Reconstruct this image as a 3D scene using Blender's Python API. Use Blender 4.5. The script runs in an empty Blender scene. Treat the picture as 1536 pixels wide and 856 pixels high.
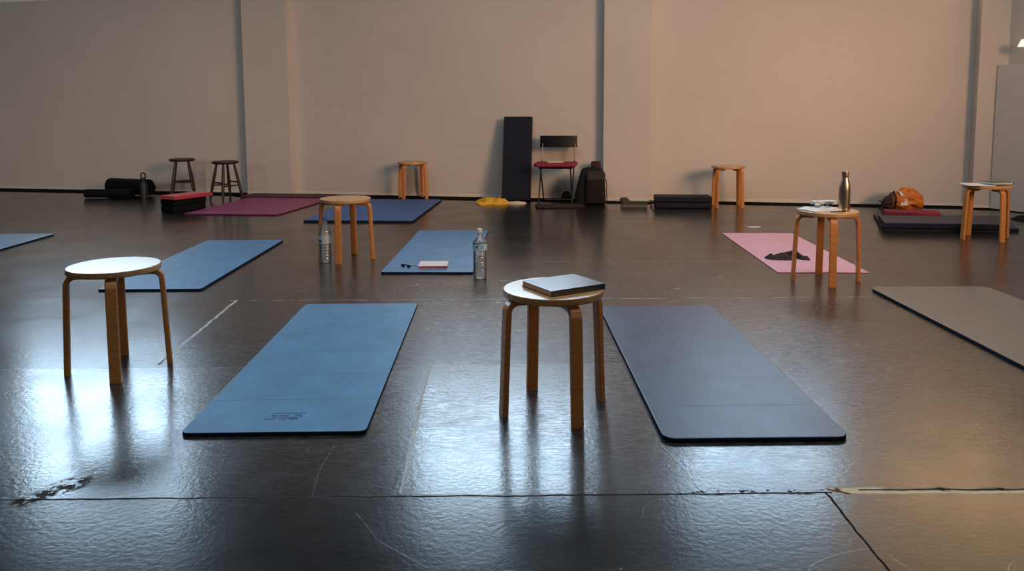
import bpy, bmesh, math, random
from mathutils import Vector, Matrix, noise
random.seed(7)
scene = bpy.context.scene
COL = scene.collection
PI = math.pi
def rad(d): return math.radians(d)

# ------------------------------------------------------------------ tagging
def tag(o, label=None, cat=None, group=None, kind=None):
    if label: o['label'] = label
    if cat: o['category'] = cat
    if group: o['group'] = group
    if kind: o['kind'] = kind
    return o
def thing(name, label, cat, loc=(0, 0, 0), rz=0.0, group=None):
    o = bpy.data.objects.new(name, None)
    COL.objects.link(o)
    o.empty_display_size = 0.1
    o.location = loc
    o.rotation_euler = (0, 0, rz)
    return tag(o, label, cat, group)
def dup(root, loc, rz, label, group=None):
    r = root.copy(); COL.objects.link(r)
    r.location = loc; r.rotation_euler = (0, 0, rz)
    r['label'] = label
    if group: r['group'] = group
    for ch in list(root.children):
        c = ch.copy(); COL.objects.link(c); c.parent = r
        for g in list(ch.children):
            d = g.copy(); COL.objects.link(d); d.parent = c
    return r

# ------------------------------------------------------------------ mesh builder
class MB:
    def __init__(self): self.bm = bmesh.new()
    def faces(self, vs, fs):
        v = [self.bm.verts.new(p) for p in vs]
        out = []
        for f in fs:
            try: out.append(self.bm.faces.new([v[i] for i in f]))
            except ValueError: pass
        return v, out
    def box(self, c, s, bev=0.0, rz=0.0, seg=2, m=None):
        t = bmesh.new()
        bmesh.ops.create_cube(t, size=1.0)
        bmesh.ops.scale(t, vec=s, verts=t.verts)
        if bev: bmesh.ops.bevel(t, geom=t.edges[:], offset=bev, segments=seg, affect='EDGES', profile=0.5)
        mm = Matrix.Translation(c) @ Matrix.Rotation(rz, 4, 'Z')
        if m is not None: mm = Matrix.Translation(c) @ m
        bmesh.ops.transform(t, matrix=mm, verts=t.verts)
        self.merge(t); return self
    def merge(self, t):
        me = bpy.data.meshes.new('tmp'); t.to_mesh(me); t.free()
        self.bm.from_mesh(me); bpy.data.meshes.remove(me)
    def prism(self, outline, z0, z1, bev=0.0, seg=2):
        t = bmesh.new()
        n = len(outline)
        if bev:
            prof = []
            for k in range(seg + 1):
                a = k / seg * PI / 2
                prof.append((bev * (1 - math.sin(a)), z0 + bev * (1 - math.cos(a))))
            for k in range(seg + 1):
                a = k / seg * PI / 2
                prof.append((bev * (1 - math.cos(a)), z1 - bev * (1 - math.sin(a))))
        else:
            prof = [(0, z0), (0, z1)]
        ins = inset_dirs(outline)
        rings = []
        for (d, z) in prof:
            rings.append([t.verts.new((outline[i][0] + ins[i][0] * d, outline[i][1] + ins[i][1] * d, z)) for i in range(n)])
        for r in range(len(rings) - 1):
            for i in range(n):
                j = (i + 1) % n
                t.faces.new((rings[r][i], rings[r][j], rings[r + 1][j], rings[r + 1][i]))
        t.faces.new(list(reversed(rings[0]))); t.faces.new(rings[-1])
        self.merge(t); return self
    def lathe(self, prof, n=32, c=(0, 0, 0)):
        vs, fs = [], []
        m = len(prof)
        for k in range(n):
            a = 2 * PI * k / n
            for (r, z) in prof: vs.append((c[0] + r * math.cos(a), c[1] + r * math.sin(a), c[2] + z))
        for k in range(n):
            k2 = (k + 1) % n
            for i in range(m - 1):
                fs.append((k * m + i, k2 * m + i, k2 * m + i + 1, k * m + i + 1))
        self.faces(vs, fs)
        bmesh.ops.remove_doubles(self.bm, verts=self.bm.verts[:], dist=1e-6)
        return self
    def tube(self, path, r, n=10, closed=False):
        pts = [Vector(p) for p in path]
        m = len(pts); vs, fs = [], []
        up = Vector((0.13, 0.21, 1)).normalized()
        for i, p in enumerate(pts):
            a = pts[(i - 1) % m] if (closed or i > 0) else pts[0]
            b = pts[(i + 1) % m] if (closed or i < m - 1) else pts[-1]
            t = (b - a).normalized()
            x = t.cross(up)
            if x.length < 0.05: x = t.cross(Vector((1, 0, 0)))
            x.normalize(); y = t.cross(x)
            rr = r[i] if isinstance(r, (list, tuple)) else r
            for k in range(n):
                q = 2 * PI * k / n
                vs.append(p + x * (rr * math.cos(q)) + y * (rr * math.sin(q)))
        segs = m if closed else m - 1
        for i in range(segs):
            i2 = (i + 1) % m
            for k in range(n):
                k2 = (k + 1) % n
                fs.append((i * n + k, i * n + k2, i2 * n + k2, i2 * n + k))
        if not closed:
            fs.append(tuple(range(n - 1, -1, -1))); fs.append(tuple((m - 1) * n + k for k in range(n)))
        self.faces(vs, fs); return self
    def ribbon(self, path, side, w, h, ch=0.004):
        """bent strip of rectangular section (chamfered) along path; side = width direction"""
        pts = [Vector(p) for p in path]; s = Vector(side).normalized()
        sec = [(-w/2+ch, -h/2), (w/2-ch, -h/2), (w/2, -h/2+ch), (w/2, h/2-ch), (w/2-ch, h/2), (-w/2+ch, h/2), (-w/2, h/2-ch), (-w/2, -h/2+ch)]
        vs, fs = [], []; m = len(pts); n = len(sec)
        for i, p in enumerate(pts):
            t = (pts[min(i + 1, m - 1)] - pts[max(i - 1, 0)]).normalized()
            nn = s.cross(t).normalized()
            for (a, b) in sec: vs.append(p + s * a + nn * b)
        for i in range(m - 1):
            for k in range(n):
                k2 = (k + 1) % n
                fs.append((i * n + k, i * n + k2, (i + 1) * n + k2, (i + 1) * n + k))
        fs.append(tuple(range(n - 1, -1, -1))); fs.append(tuple((m - 1) * n + k for k in range(n)))
        self.faces(vs, fs); return self
    def loft(self, rings, cap=True):
        n = len(rings[0]); vs = [p for r in rings for p in r]; fs = []
        for i in range(len(rings) - 1):
            for k in range(n):
                k2 = (k + 1) % n
                fs.append((i * n + k, i * n + k2, (i + 1) * n + k2, (i + 1) * n + k))
        if cap:
            fs.append(tuple(range(n - 1, -1, -1))); fs.append(tuple((len(rings) - 1) * n + k for k in range(n)))
        self.faces(vs, fs); return self
    def heap(self, outline, h, base=0.002, rings=10, rough=0.5, freq=18.0, seed=0.0, edge=0.006):
        """crumpled soft heap over a closed outline: rounded top with folds, closed underneath"""
        n = len(outline); cx = sum(p[0] for p in outline) / n; cy = sum(p[1] for p in outline) / n
        R = []
        for r in range(rings + 1):
            f = 1 - r / (rings + 0.6)
            ring = []
            for (x, y) in outline:
                X = cx + (x - cx) * f; Y = cy + (y - cy) * f
                prof = (1 - f ** 3)
                q = noise.noise(Vector((X * freq, Y * freq, seed))) + 0.5 * noise.noise(Vector((X * freq * 2.3, Y * freq * 2.3, seed + 4)))
                z = base + edge + h * prof * (0.65 + rough * q)
                ring.append((X, Y, max(z, base + edge)))
            R.append(ring)
        low = [(x, y, base) for (x, y) in outline]
        self.loft([low] + R); return self
    def build(self, name, mat, parent=None, loc=None, rot=None, smooth=35, edge=None, zs=1.0):
        bm = self.bm
        bmesh.ops.recalc_face_normals(bm, faces=bm.faces[:])
        ang = rad(smooth)
        if zs != 1.0: bmesh.ops.scale(bm, vec=(1, 1, zs), verts=bm.verts[:])
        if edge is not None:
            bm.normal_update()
            for f in bm.faces: f.material_index = 1 if abs(f.normal.z) < 0.6 else 0  # steep faces get the second slot, with shade put into its colour
        for f in bm.faces: f.smooth = True
        for e in bm.edges:
            e.smooth = not (len(e.link_faces) == 2 and e.calc_face_angle(0) > ang)
        me = bpy.data.meshes.new(name); bm.to_mesh(me); bm.free()
        o = bpy.data.objects.new(name, me); COL.objects.link(o)
        if mat: me.materials.append(mat)
        if edge is not None: me.materials.append(edge)
        wn = o.modifiers.new('even_shading', 'WEIGHTED_NORMAL'); wn.keep_sharp = True; wn.weight = 80
        if parent is not None: o.parent = parent
        if loc is not None: o.location = loc
        if rot is not None: o.rotation_euler = rot
        return o
def inset_dirs(o):
    n = len(o); out = []
    area = sum(o[i][0] * o[(i + 1) % n][1] - o[(i + 1) % n][0] * o[i][1] for i in range(n))
    sg = 1 if area > 0 else -1
    for i in range(n):
        a, b, c = Vector(o[i - 1]), Vector(o[i]), Vector(o[(i + 1) % n])
        d1 = (b - a).normalized(); d2 = (c - b).normalized()
        n1 = Vector((-d1.y, d1.x)) * sg; n2 = Vector((-d2.y, d2.x)) * sg
        m = (n1 + n2)
        m = m / max(m.dot(n1), 0.3)
        out.append((m.x, m.y))
    return out
def rrect(w, l, r, seg=6, cx=0, cy=0):
    pts = []
    for (sx, sy, a0) in ((1, 1, 0), (-1, 1, 90), (-1, -1, 180), (1, -1, 270)):
        for k in range(seg + 1):
            a = rad(a0 + 90 * k / seg)
            pts.append((cx + sx * (w / 2 - r) + r * math.cos(a), cy + sy * (l / 2 - r) + r * math.sin(a)))
    return pts
def blob(pts, n=40):
    """smooth closed outline through points (Catmull-Rom)"""
    m = len(pts); out = []
    per = max(2, n // m)
    for i in range(m):
        p0, p1, p2, p3 = (Vector(pts[(i + k - 1) % m]) for k in range(4))
        for k in range(per):
            t = k / per
            q = 0.5 * ((2 * p1) + (p2 - p0) * t + (2 * p0 - 5 * p1 + 4 * p2 - p3) * t * t + (3 * p1 - p0 - 3 * p2 + p3) * t ** 3)
            out.append((q.x, q.y))
    return out

# ------------------------------------------------------------------ node helpers
class NT:
    def __init__(self, name):
        self.m = bpy.data.materials.new(name); self.m.use_nodes = True
        self.t = self.m.node_tree; self.t.nodes.clear()
        self.out = self.t.nodes.new('ShaderNodeOutputMaterial')
    def n(self, typ, ins=None, **kw):
        nd = self.t.nodes.new(typ)
        for k, v in kw.items(): setattr(nd, k, v)
        for k, v in (ins or {}).items(): self.set(nd.inputs[k], v)
        return nd
    def set(self, sock, v):
        if hasattr(v, 'is_output') or isinstance(v, bpy.types.NodeSocket): self.t.links.new(v, sock)
        else: sock.default_value = v
    def math(self, op, a, b=None, c=None, clamp=False):
        nd = self.n('ShaderNodeMath', operation=op, use_clamp=clamp)
        for i, v in enumerate((a, b, c)):
            if v is not None: self.set(nd.inputs[i], v)
        return nd.outputs[0]
    def vm(self, op, a, b=None, out='Vector', scale=None):
        nd = self.n('ShaderNodeVectorMath', operation=op)
        self.set(nd.inputs[0], a)
        if b is not None: self.set(nd.inputs[1], b)
        if scale is not None: self.set(nd.inputs['Scale'], scale)
        return nd.outputs[out]
    def mr(self, v, a, b, c=0.0, d=1.0, smooth=False):
        nd = self.n('ShaderNodeMapRange', {'Value': v, 'From Min': a, 'From Max': b, 'To Min': c, 'To Max': d})
        if smooth: nd.interpolation_type = 'SMOOTHSTEP'
        return nd.outputs[0]
    def mix(self, f, a, b):
        nd = self.n('ShaderNodeMix', data_type='RGBA')
        self.set(nd.inputs[0], f); self.set(nd.inputs[6], a); self.set(nd.inputs[7], b)
        return nd.outputs[2]
    def noise(self, vec, scale, detail=3.0, rough=0.5, out=0):
        return self.n('ShaderNodeTexNoise', {'Vector': vec, 'Scale': scale, 'Detail': detail, 'Roughness': rough}).outputs[out]
    def coords(self, which='Object'): return self.n('ShaderNodeTexCoord').outputs[which]
    def scaled(self, v, s): return self.n('ShaderNodeMapping', {'Vector': v, 'Scale': s}).outputs[0]
    def bump(self, h, strength, dist=0.01): return self.n('ShaderNodeBump', {'Height': h, 'Strength': strength, 'Distance': dist}).outputs[0]
    def bsdf(self, **ins):
        p = self.n('ShaderNodeBsdfPrincipled')
        for k, v in ins.items(): self.set(p.inputs[k.replace('_', ' ')], v)
        self.t.links.new(p.outputs[0], self.out.inputs[0]); return p
def C(r, g, b): return (r, g, b, 1.0)

def m_simple(name, col, rough=0.5, var=0.15, scale=12.0, bump=0.0, bscale=200.0, metal=0.0, spec=0.5, sheen=0.0, coat=0.0):
    t = NT(name); co = t.coords()
    nz = t.noise(co, scale, 4)
    c = t.mix(nz, C(*[x * (1 - var) for x in col]), C(*[min(1, x * (1 + var)) for x in col]))
    p = t.bsdf(Base_Color=c, Roughness=rough, Metallic=metal, Specular_IOR_Level=spec)
    if sheen: p.inputs['Sheen Weight'].default_value = sheen
    if coat: p.inputs['Coat Weight'].default_value = coat; p.inputs['Coat Roughness'].default_value = 0.15
    if bump: t.set(p.inputs['Normal'], t.bump(t.noise(co, bscale, 2), bump, 0.004))
    return t.m
def m_wood(name, a, b, rough=0.35, coat=0.5, along=(1, 1, 14), croughness=0.17):
    t = NT(name); co = t.coords()
    g = t.noise(t.scaled(co, along), 6, 5, 0.6)
    g2 = t.noise(co, 3, 2)
    f = t.mr(t.math('ADD', t.math('MULTIPLY', g, 0.7), t.math('MULTIPLY', g2, 0.3)), 0.35, 0.65)
    c = t.mix(f, C(*a), C(*b))
    t.bsdf(Base_Color=c, Roughness=rough, Coat_Weight=coat, Coat_Roughness=croughness)
    return t.m
def m_mat(name, col, fold=0.0, half=0.91, rough=0.55, rib=0.25, worn=0.2, spec=0.5):
    """foam mat: fine ribs, pressed fold lines every `fold` metres, blotchy wear"""
    t = NT(name); co = t.coords()
    sp = t.n('ShaderNodeSeparateXYZ', {'Vector': co})
    nz = t.mr(t.noise(co, 5, 5, 0.6), 0.3, 0.7)
    fine = t.noise(co, 90, 2)
    f = t.math('ADD', t.math('MULTIPLY', nz, 0.75), t.math('MULTIPLY', fine, 0.25))
    c = t.mix(f, C(*[x * (1 - worn) for x in col]), C(*[x * (1 + worn) for x in col]))
    ribs = t.math('MULTIPLY', t.math('SINE', t.math('MULTIPLY', t.math('ADD', sp.outputs[0], t.math('MULTIPLY', sp.outputs[1], 0.6)), 560)), t.math('SINE', t.math('MULTIPLY', t.math('SUBTRACT', sp.outputs[1], t.math('MULTIPLY', sp.outputs[0], 0.5)), 420)))
    c = t.mix(t.math('MULTIPLY', t.math('ADD', ribs, 1.0), rib * 0.4), c, C(*[x * 0.5 for x in col]))
    h = t.math('MULTIPLY', fine, 0.3)
    if fold:
        d = t.math('PINGPONG', t.math('ADD', sp.outputs[1], half), fold / 1.0)
        fr = t.math('ABSOLUTE', t.math('SUBTRACT', t.math('FRACT', t.math('ADD', t.math('DIVIDE', t.math('ADD', sp.outputs[1], half), fold), 0.5)), 0.5))
        line = t.mr(fr, 0.0, 0.009 / fold * 0.5, 1.0, 0.0, True)
        edge = t.mr(t.math('ABSOLUTE', sp.outputs[1]), half - 0.03, half - 0.02, 1.0, 0.0)
        line = t.math('MULTIPLY', line, edge)
        c = t.mix(t.math('MULTIPLY', line, 0.45), c, C(*[x * 0.25 for x in col]))
        h = t.math('SUBTRACT', h, t.math('MULTIPLY', line, 1.5))
    p = t.bsdf(Base_Color=c, Roughness=rough, Specular_IOR_Level=spec)
    t.set(p.inputs['Normal'], t.bump(h, rib, 0.003))
    return t.m
def m_clear(name, tint=(0.96, 0.98, 1.0), ior=1.45, rough=0.02, milk=0.0):
    """thin clear plastic: see-through with fresnel reflection"""
    t = NT(name)
    fr = t.n('ShaderNodeFresnel', {'IOR': ior}).outputs[0]
    nz = t.noise(t.coords(), 60, 2)
    f = t.math('ADD', t.math('MULTIPLY', fr, 1.6), t.math('MULTIPLY', nz, 0.10), clamp=True)
    tr = t.n('ShaderNodeBsdfTransparent', {'Color': C(*tint)})
    gl = t.n('ShaderNodeBsdfGlossy', {'Color': C(1, 1, 1), 'Roughness': rough})
    df = t.n('ShaderNodeBsdfTranslucent', {'Color': C(0.9, 0.95, 1.0)})
    d2 = t.n('ShaderNodeBsdfDiffuse', {'Color': C(0.9, 0.95, 1.0)})
    dd = t.n('ShaderNodeMixShader', {0: 0.5, 1: df.outputs[0], 2: d2.outputs[0]})
    tr = t.n('ShaderNodeMixShader', {0: milk, 1: tr.outputs[0], 2: dd.outputs[0]})
    mx = t.n('ShaderNodeMixShader', {0: f, 1: tr.outputs[0], 2: gl.outputs[0]})
    t.t.links.new(mx.outputs[0], t.out.inputs[0])
    return t.m

# ------------------------------------------------------------------ materials
M = {}
M['birch'] = m_wood('varnished_birch', (0.54, 0.185, 0.04), (0.70, 0.30, 0.075), rough=0.4, coat=0.4)
M['birch_seat'] = m_wood('varnished_birch_top', (0.54, 0.26, 0.09), (0.66, 0.36, 0.14), rough=0.36, coat=0.75, along=(1, 9, 1), croughness=0.26)
M['dark_wood'] = m_wood('dark_stained_wood', (0.014, 0.007, 0.004), (0.032, 0.016, 0.009), rough=0.55, coat=0.1)
M['blue_mat'] = m_mat('blue_foam', (0.095, 0.25, 0.42), fold=0.303, half=0.91, rough=0.5, spec=0.4)
M['sky_mat'] = m_mat('sky_blue_foam', (0.078, 0.24, 0.45), fold=0.0, rough=0.5, spec=0.4)
M['deep_mat'] = m_mat('deep_blue_foam', (0.04, 0.13, 0.34), fold=0.0, rough=0.5)
M['navy_mat'] = m_mat('navy_foam', (0.038, 0.070, 0.135), fold=0.303, half=0.91, rough=0.38, worn=0.4, rib=0.12)
M['mat_edge_shade'] = m_simple('mat_side_shade', (0.008, 0.014, 0.030), 0.7, 0.2, 30, spec=0.2)  # backlit shade on the mat sides, painted in as a darker colour
M['pink_edge_shade'] = m_simple('rose_side_shade', (0.45, 0.17, 0.24), 0.7, 0.1, 30)  # rose foam darkened for the shaded sides
M['magenta_edge_shade'] = m_simple('magenta_side_shade', (0.09, 0.008, 0.035), 0.7, 0.2, 30)  # magenta foam darkened for the shaded sides
M['navy_vinyl'] = m_simple('navy_vinyl', (0.0045, 0.0048, 0.014), 0.6, 0.2, 6, spec=0.25)
M['navy_top'] = m_simple('faded_navy_vinyl', (0.028, 0.035, 0.062), 0.5, 0.2, 6, spec=0.35)
M['black_foam'] = m_simple('black_foam', (0.003, 0.0035, 0.005), 0.7, 0.3, 20, 0.2, 120, spec=0.2)
M['grey_mat'] = m_mat('dark_grey_rubber', (0.13, 0.122, 0.112), rough=0.36, rib=0.04, worn=0.12, spec=0.7)
M['pink_mat'] = m_mat('rose_pink_foam', (0.88, 0.47, 0.57), rough=0.6, rib=0.1, worn=0.05)
M['magenta_mat'] = m_mat('magenta_foam', (0.33, 0.05, 0.17), rough=0.5, rib=0.1, worn=0.12)
M['purple_mat'] = m_mat('dark_purple_foam', (0.075, 0.012, 0.040), rough=0.6, rib=0.1, worn=0.1)
M['red_cloth'] = m_simple('red_fleece', (0.50, 0.025, 0.045), 0.85, 0.2, 15, 0.3, 150, sheen=0.2)
M['crimson'] = m_simple('crimson_fabric', (0.27, 0.014, 0.035), 0.8, 0.2, 20, 0.2, 200)
M['maroon'] = m_simple('maroon_fabric', (0.05, 0.005, 0.012), 0.8, 0.2, 20, 0.2, 200)
M['black_plastic'] = m_simple('black_plastic', (0.006, 0.006, 0.0065), 0.45, 0.1, spec=0.3)
M['chair_metal'] = m_simple('dull_steel_tube', (0.13, 0.11, 0.10), 0.35, 0.1, metal=0.9)
M['pack_fabric'] = m_simple('charcoal_nylon', (0.011, 0.010, 0.009), 0.8, 0.25, 12, 0.3, 180, spec=0.2)
M['pack_light'] = m_simple('grey_olive_nylon', (0.040, 0.031, 0.020), 0.8, 0.2, 12, 0.3, 180, spec=0.2)
M['yellow'] = m_simple('yellow_cotton', (0.80, 0.42, 0.03), 0.85, 0.15, 10, 0.2, 150)
M['cream_cloth'] = m_simple('cream_cotton', (0.72, 0.55, 0.38), 0.85, 0.15, 10)
M['orange'] = m_simple('orange_nylon', (0.66, 0.19, 0.012), 0.5, 0.3, 9, 0.5, 40)
M['wine_dark'] = m_simple('dark_brown_nylon', (0.035, 0.012, 0.010), 0.6, 0.2)
M['white_cloth'] = m_simple('white_tag', (0.75, 0.70, 0.62), 0.7, 0.05)
M['paper'] = m_simple('white_paper', (0.80, 0.80, 0.78), 0.6, 0.04, 5)
M['paper_warm'] = m_simple('cream_paper', (0.74, 0.60, 0.45), 0.7, 0.06, 5)
M['page_edge'] = m_simple('page_block', (0.66, 0.46, 0.32), 0.7, 0.12, 80)
M['book_black'] = m_simple('black_book_cover', (0.035, 0.04, 0.042), 0.28, 0.1, spec=0.8, coat=0.6)
M['green_cover'] = m_simple('green_book_cover', (0.03, 0.13, 0.045), 0.35, 0.1, coat=0.4)
M['pink_cover'] = m_simple('dusty_pink_cover', (0.45, 0.16, 0.19), 0.5, 0.1)
M['pale_cover'] = m_simple('pale_pink_cover', (0.80, 0.68, 0.66), 0.45, 0.05)
M['dark_blue'] = m_simple('dark_blue_plastic', (0.008, 0.018, 0.045), 0.35, 0.1)
M['print_blue'] = m_simple('printed_dark_blue', (0.022, 0.085, 0.20), 0.6, 0.3, 60)
M['steel'] = m_simple('brushed_steel', (0.55, 0.43, 0.30), 0.28, 0.1, 30, metal=1.0)
M['clear'] = m_clear('clear_plastic', rough=0.08, milk=0.2)
M['pane'] = m_clear('window_glass')
M['water'] = m_clear('still_water', (0.90, 0.95, 0.98), 1.33, 0.0)
M['cap_blue'] = m_simple('blue_cap', (0.06, 0.17, 0.36), 0.4, 0.1)
M['cap_white'] = m_simple('white_cap', (0.80, 0.78, 0.76), 0.4, 0.05)
M['label_pale'] = m_simple('pale_bottle_label', (0.55, 0.62, 0.62), 0.4, 0.15, 90)
M['label_blue'] = m_simple('light_blue_label', (0.45, 0.68, 0.78), 0.4, 0.1, 40)
M['label_dark'] = m_simple('dark_teal_print', (0.02, 0.11, 0.19), 0.4, 0.1)
M['olive_cloth'] = m_simple('grey_olive_wool', (0.055, 0.046, 0.032), 0.9, 0.2, 30, 0.3, 150)
M['grey_cloth'] = m_simple('pale_grey_wool', (0.15, 0.13, 0.11), 0.9, 0.15, 30, 0.3, 150)
M['brown_cloth'] = m_simple('dark_brown_felt', (0.025, 0.011, 0.008), 0.85, 0.2, 20, 0.2, 150)
M['sock'] = m_simple('dark_brown_knit', (0.030, 0.014, 0.014), 0.8, 0.3, 40, 0.3, 300)
M['panel'] = m_simple('grey_painted_board', (0.70, 0.63, 0.57), 0.45, 0.05, 3)
M['window_paint'] = m_simple('white_window_paint', (0.6, 0.58, 0.55), 0.5, 0.05)
M['black_edge'] = m_simple('matt_black_paint', (0.0025, 0.0025, 0.0028), 0.95, 0.2, 20, spec=0.05)
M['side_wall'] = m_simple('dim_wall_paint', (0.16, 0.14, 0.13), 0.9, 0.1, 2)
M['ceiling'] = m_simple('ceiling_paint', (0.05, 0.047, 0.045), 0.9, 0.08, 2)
M['lamp_glow'] = NT('lit_shade'); q_ = M['lamp_glow'].bsdf(Base_Color=C(0.9, 0.85, 0.75), Emission_Color=C(1, 0.85, 0.7), Emission_Strength=0.9); M['lamp_glow'] = M['lamp_glow'].m
M['lamp_white'] = m_simple('white_enamel', (0.85, 0.8, 0.72), 0.35, 0.03)

def wall_material():
    t = NT('cream_plaster'); co = t.coords()
    big = t.mr(t.noise(co, 0.7, 4, 0.6), 0.3, 0.7)
    fine = t.noise(co, 14, 5, 0.6)
    f = t.math('ADD', t.math('MULTIPLY', big, 0.7), t.math('MULTIPLY', fine, 0.3))
    c = t.mix(f, C(0.585, 0.52, 0.46), C(0.655, 0.59, 0.525))
    st = t.mr(t.noise(t.scaled(co, (1.0, 1.0, 3.0)), 2.2, 4, 0.55), 0.62, 0.8, 0.0, 0.16)
    sp = t.n('ShaderNodeSeparateXYZ', {'Vector': co})
    low = t.mr(sp.outputs[2], 0.1, 1.4, 1.0, 0.25)
    c = t.mix(t.math('MULTIPLY', st, low), c, C(0.34, 0.27, 0.21))
    p = t.bsdf(Base_Color=c, Roughness=0.85, Specular_IOR_Level=0.2)
    t.set(p.inputs['Normal'], t.bump(t.noise(co, 25, 4), 0.12, 0.01))
    return t.m
M['wall'] = wall_material()

# floor: glossy black painted boards with chipped seams, scuffs and scratches
def floor_material():
    t = NT('black_gloss_floor'); co = t.coords()
    jit = t.vm('SUBTRACT', t.noise(co, 9, 4, 0.6, out=1), (0.5, 0.5, 0.5))
    P = t.vm('ADD', co, t.vm('SCALE', jit, scale=0.022))
    P = t.vm('MULTIPLY', P, (1, 1, 0))
    P2 = t.vm('ADD', co, t.vm('SCALE', jit, scale=0.09)); P2 = t.vm('MULTIPLY', P2, (1, 1, 0))
    PF = t.vm('MULTIPLY', t.vm('ADD', co, t.vm('SCALE', t.vm('SUBTRACT', t.noise(co, 1.6, 1, 0.4, out=1), (0.5, 0.5, 0.5)), scale=0.12)), (1, 1, 0))
    sp = t.n('ShaderNodeSeparateXYZ', {'Vector': co}); X, Y = sp.outputs[0], sp.outputs[1]
    def seg(a, b, w, p=P):
        ax = Vector((a[0], a[1], 0)); ba = Vector((b[0], b[1], 0)) - ax
        pa = t.vm('SUBTRACT', p, ax)
        h = t.math('DIVIDE', t.vm('DOT_PRODUCT', pa, ba, out='Value'), ba.dot(ba), clamp=True)
        q = t.vm('SUBTRACT', pa, t.vm('SCALE', ba, scale=h))
        d = t.vm('LENGTH', q, out='Value')
        return t.mr(d, w * 0.35, w, 1.0, 0.0)
    def rect(x0, x1, y0, y1):
        a = t.math('MULTIPLY', t.math('GREATER_THAN', X, x0), t.math('LESS_THAN', X, x1))
        b = t.math('MULTIPLY', t.math('GREATER_THAN', Y, y0), t.math('LESS_THAN', Y, y1))
        return t.math('MULTIPLY', a, b)
    def mx(a, b): return t.math('MAXIMUM', a, b)
    gate = t.mr(t.noise(co, 4.5, 4, 0.7), 0.40, 0.60)
    gate2 = t.mr(t.noise(co, 30, 3, 0.7), 0.40, 0.56)
    # pale chipped seams, whitened in colour for the window light they catch
    light = t.math('MULTIPLY', mx(mx(seg((-1.66, 4.635), (-1.60, 3.45), 0.011), seg((-0.372, 3.42), (-0.338, 2.26), 0.006)), t.math('MULTIPLY', seg((-1.69, 4.63), (2.2, 4.65), 0.008), t.mr(gate, 0.1, 1.0, 0.06, 0.6))), t.mr(gate2, 0, 1, 0.4, 1.0))
    light2 = t.math('MULTIPLY', mx(mx(seg((-3.2, 3.38), (-0.39, 3.42), 0.008), seg((-0.39, 3.42), (0.9, 3.455), 0.006)), mx(seg((-0.35, 7.02), (0.6, 7.02), 0.013), seg((-0.3, 5.77), (2.0, 5.78), 0.012))), gate2)
    # dark open seams in the front
    dark = mx(seg((-3.0, 2.21), (0.95, 2.243), 0.0045), seg((0.935, 2.243), (0.926, 1.7), 0.0045))
    chip = t.math('MULTIPLY', seg((0.40, 2.246), (0.93, 2.246), 0.016), t.mr(t.noise(co, 45, 3), 0.56, 0.6))
    dark = mx(dark, chip)
    # bare timber showing along the broken seam on the right
    bare = mx(seg((0.98, 2.247), (2.4, 2.236), 0.0125, P), seg((0.965, 2.262), (1.10, 2.262), 0.024, P))
    baredark = mx(mx(seg((1.04, 2.262), (2.4, 2.249), 0.006), seg((0.95, 2.262), (1.0, 2.238), 0.007)), t.math('MULTIPLY', seg((0.98, 2.262), (2.4, 2.250), 0.016), t.mr(t.noise(co, 12, 3), 0.56, 0.62)))
    # peeled patch on the left
    peel = t.math('MULTIPLY', seg((-1.44, 2.22), (-1.34, 2.34), 0.055, P2), t.mr(t.noise(co, 26, 4, 0.7), 0.46, 0.50))
    peel2 = t.math('MULTIPLY', seg((-0.33, 3.44), (-0.22, 3.44), 0.06, P2), t.mr(t.noise(co, 40, 4, 0.7), 0.5, 0.55))
    # long scratches
    sl = [((-0.10, 3.55), (0.15, 3.38)), ((0.38, 2.72), (0.72, 2.50)), ((0.5, 2.9), (0.62, 2.55)), ((-0.62, 2.60), (-0.60, 2.25)), ((-0.38, 2.02), (-0.18, 1.85)), ((-0.46, 2.15), (-0.38, 2.02)),
          ((-0.30, 2.75), (-0.22, 3.05)), ((-0.22, 3.05), (-0.06, 3.2)), ((0.50, 2.6), (0.56, 2.2)), ((1.2, 3.9), (1.62, 4.15)), ((1.62, 4.15), (1.8, 4.5)), ((0.9, 4.3), (1.5, 4.5)), ((0.15, 2.42), (0.42, 2.6)), ((-2.2, 4.35), (-1.75, 4.2)), ((-2.0, 5.0), (-1.5, 4.85))]
    sc = None
    for a, b in sl:
        s = seg(a, b, 0.0032, PF); sc = s if sc is None else mx(sc, s)
    # random hair scratches: thin iso-lines of stretched noise
    def hair(scale, rot, thr, str_):
        m = t.n('ShaderNodeMapping', {'Vector': co, 'Rotation': (0, 0, rot), 'Scale': str_}).outputs[0]
        v = t.noise(m, scale, 0.5, 0.4)
        return t.mr(t.math('ABSOLUTE', t.math('SUBTRACT', v, 0.5)), 0.0, thr, 1.0, 0.0)
    h1 = t.math('MULTIPLY', hair(2.2, 0.5, 0.0045, (1, 2.5, 1)), t.mr(t.noise(co, 2.6, 3), 0.54, 0.68))
    h2 = t.math('MULTIPLY', hair(3.0, -0.9, 0.005, (1, 3.0, 1)), t.mr(t.noise(co, 3.1, 3), 0.55, 0.68))
    h3 = t.math('MULTIPLY', hair(2.0, 1.7, 0.0045, (1, 2, 1)), t.mr(t.noise(co, 1.7, 3), 0.52, 0.66))
    hairs = mx(mx(h1, h2), h3)
    # chalky scuffing in the trodden middle
    mid = t.math('MULTIPLY', t.mr(t.math('ABSOLUTE', t.math('SUBTRACT', Y, 4.2)), 0.6, 2.4, 1.0, 0.0, True), t.mr(t.math('ABSOLUTE', t.math('SUBTRACT', X, 0.3)), 0.8, 2.6, 1.0, 0.1, True))
    sf = t.mr(t.noise(t.scaled(co, (1.0, 2.2, 1)), 7, 8, 0.75), 0.50, 0.72)
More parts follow.
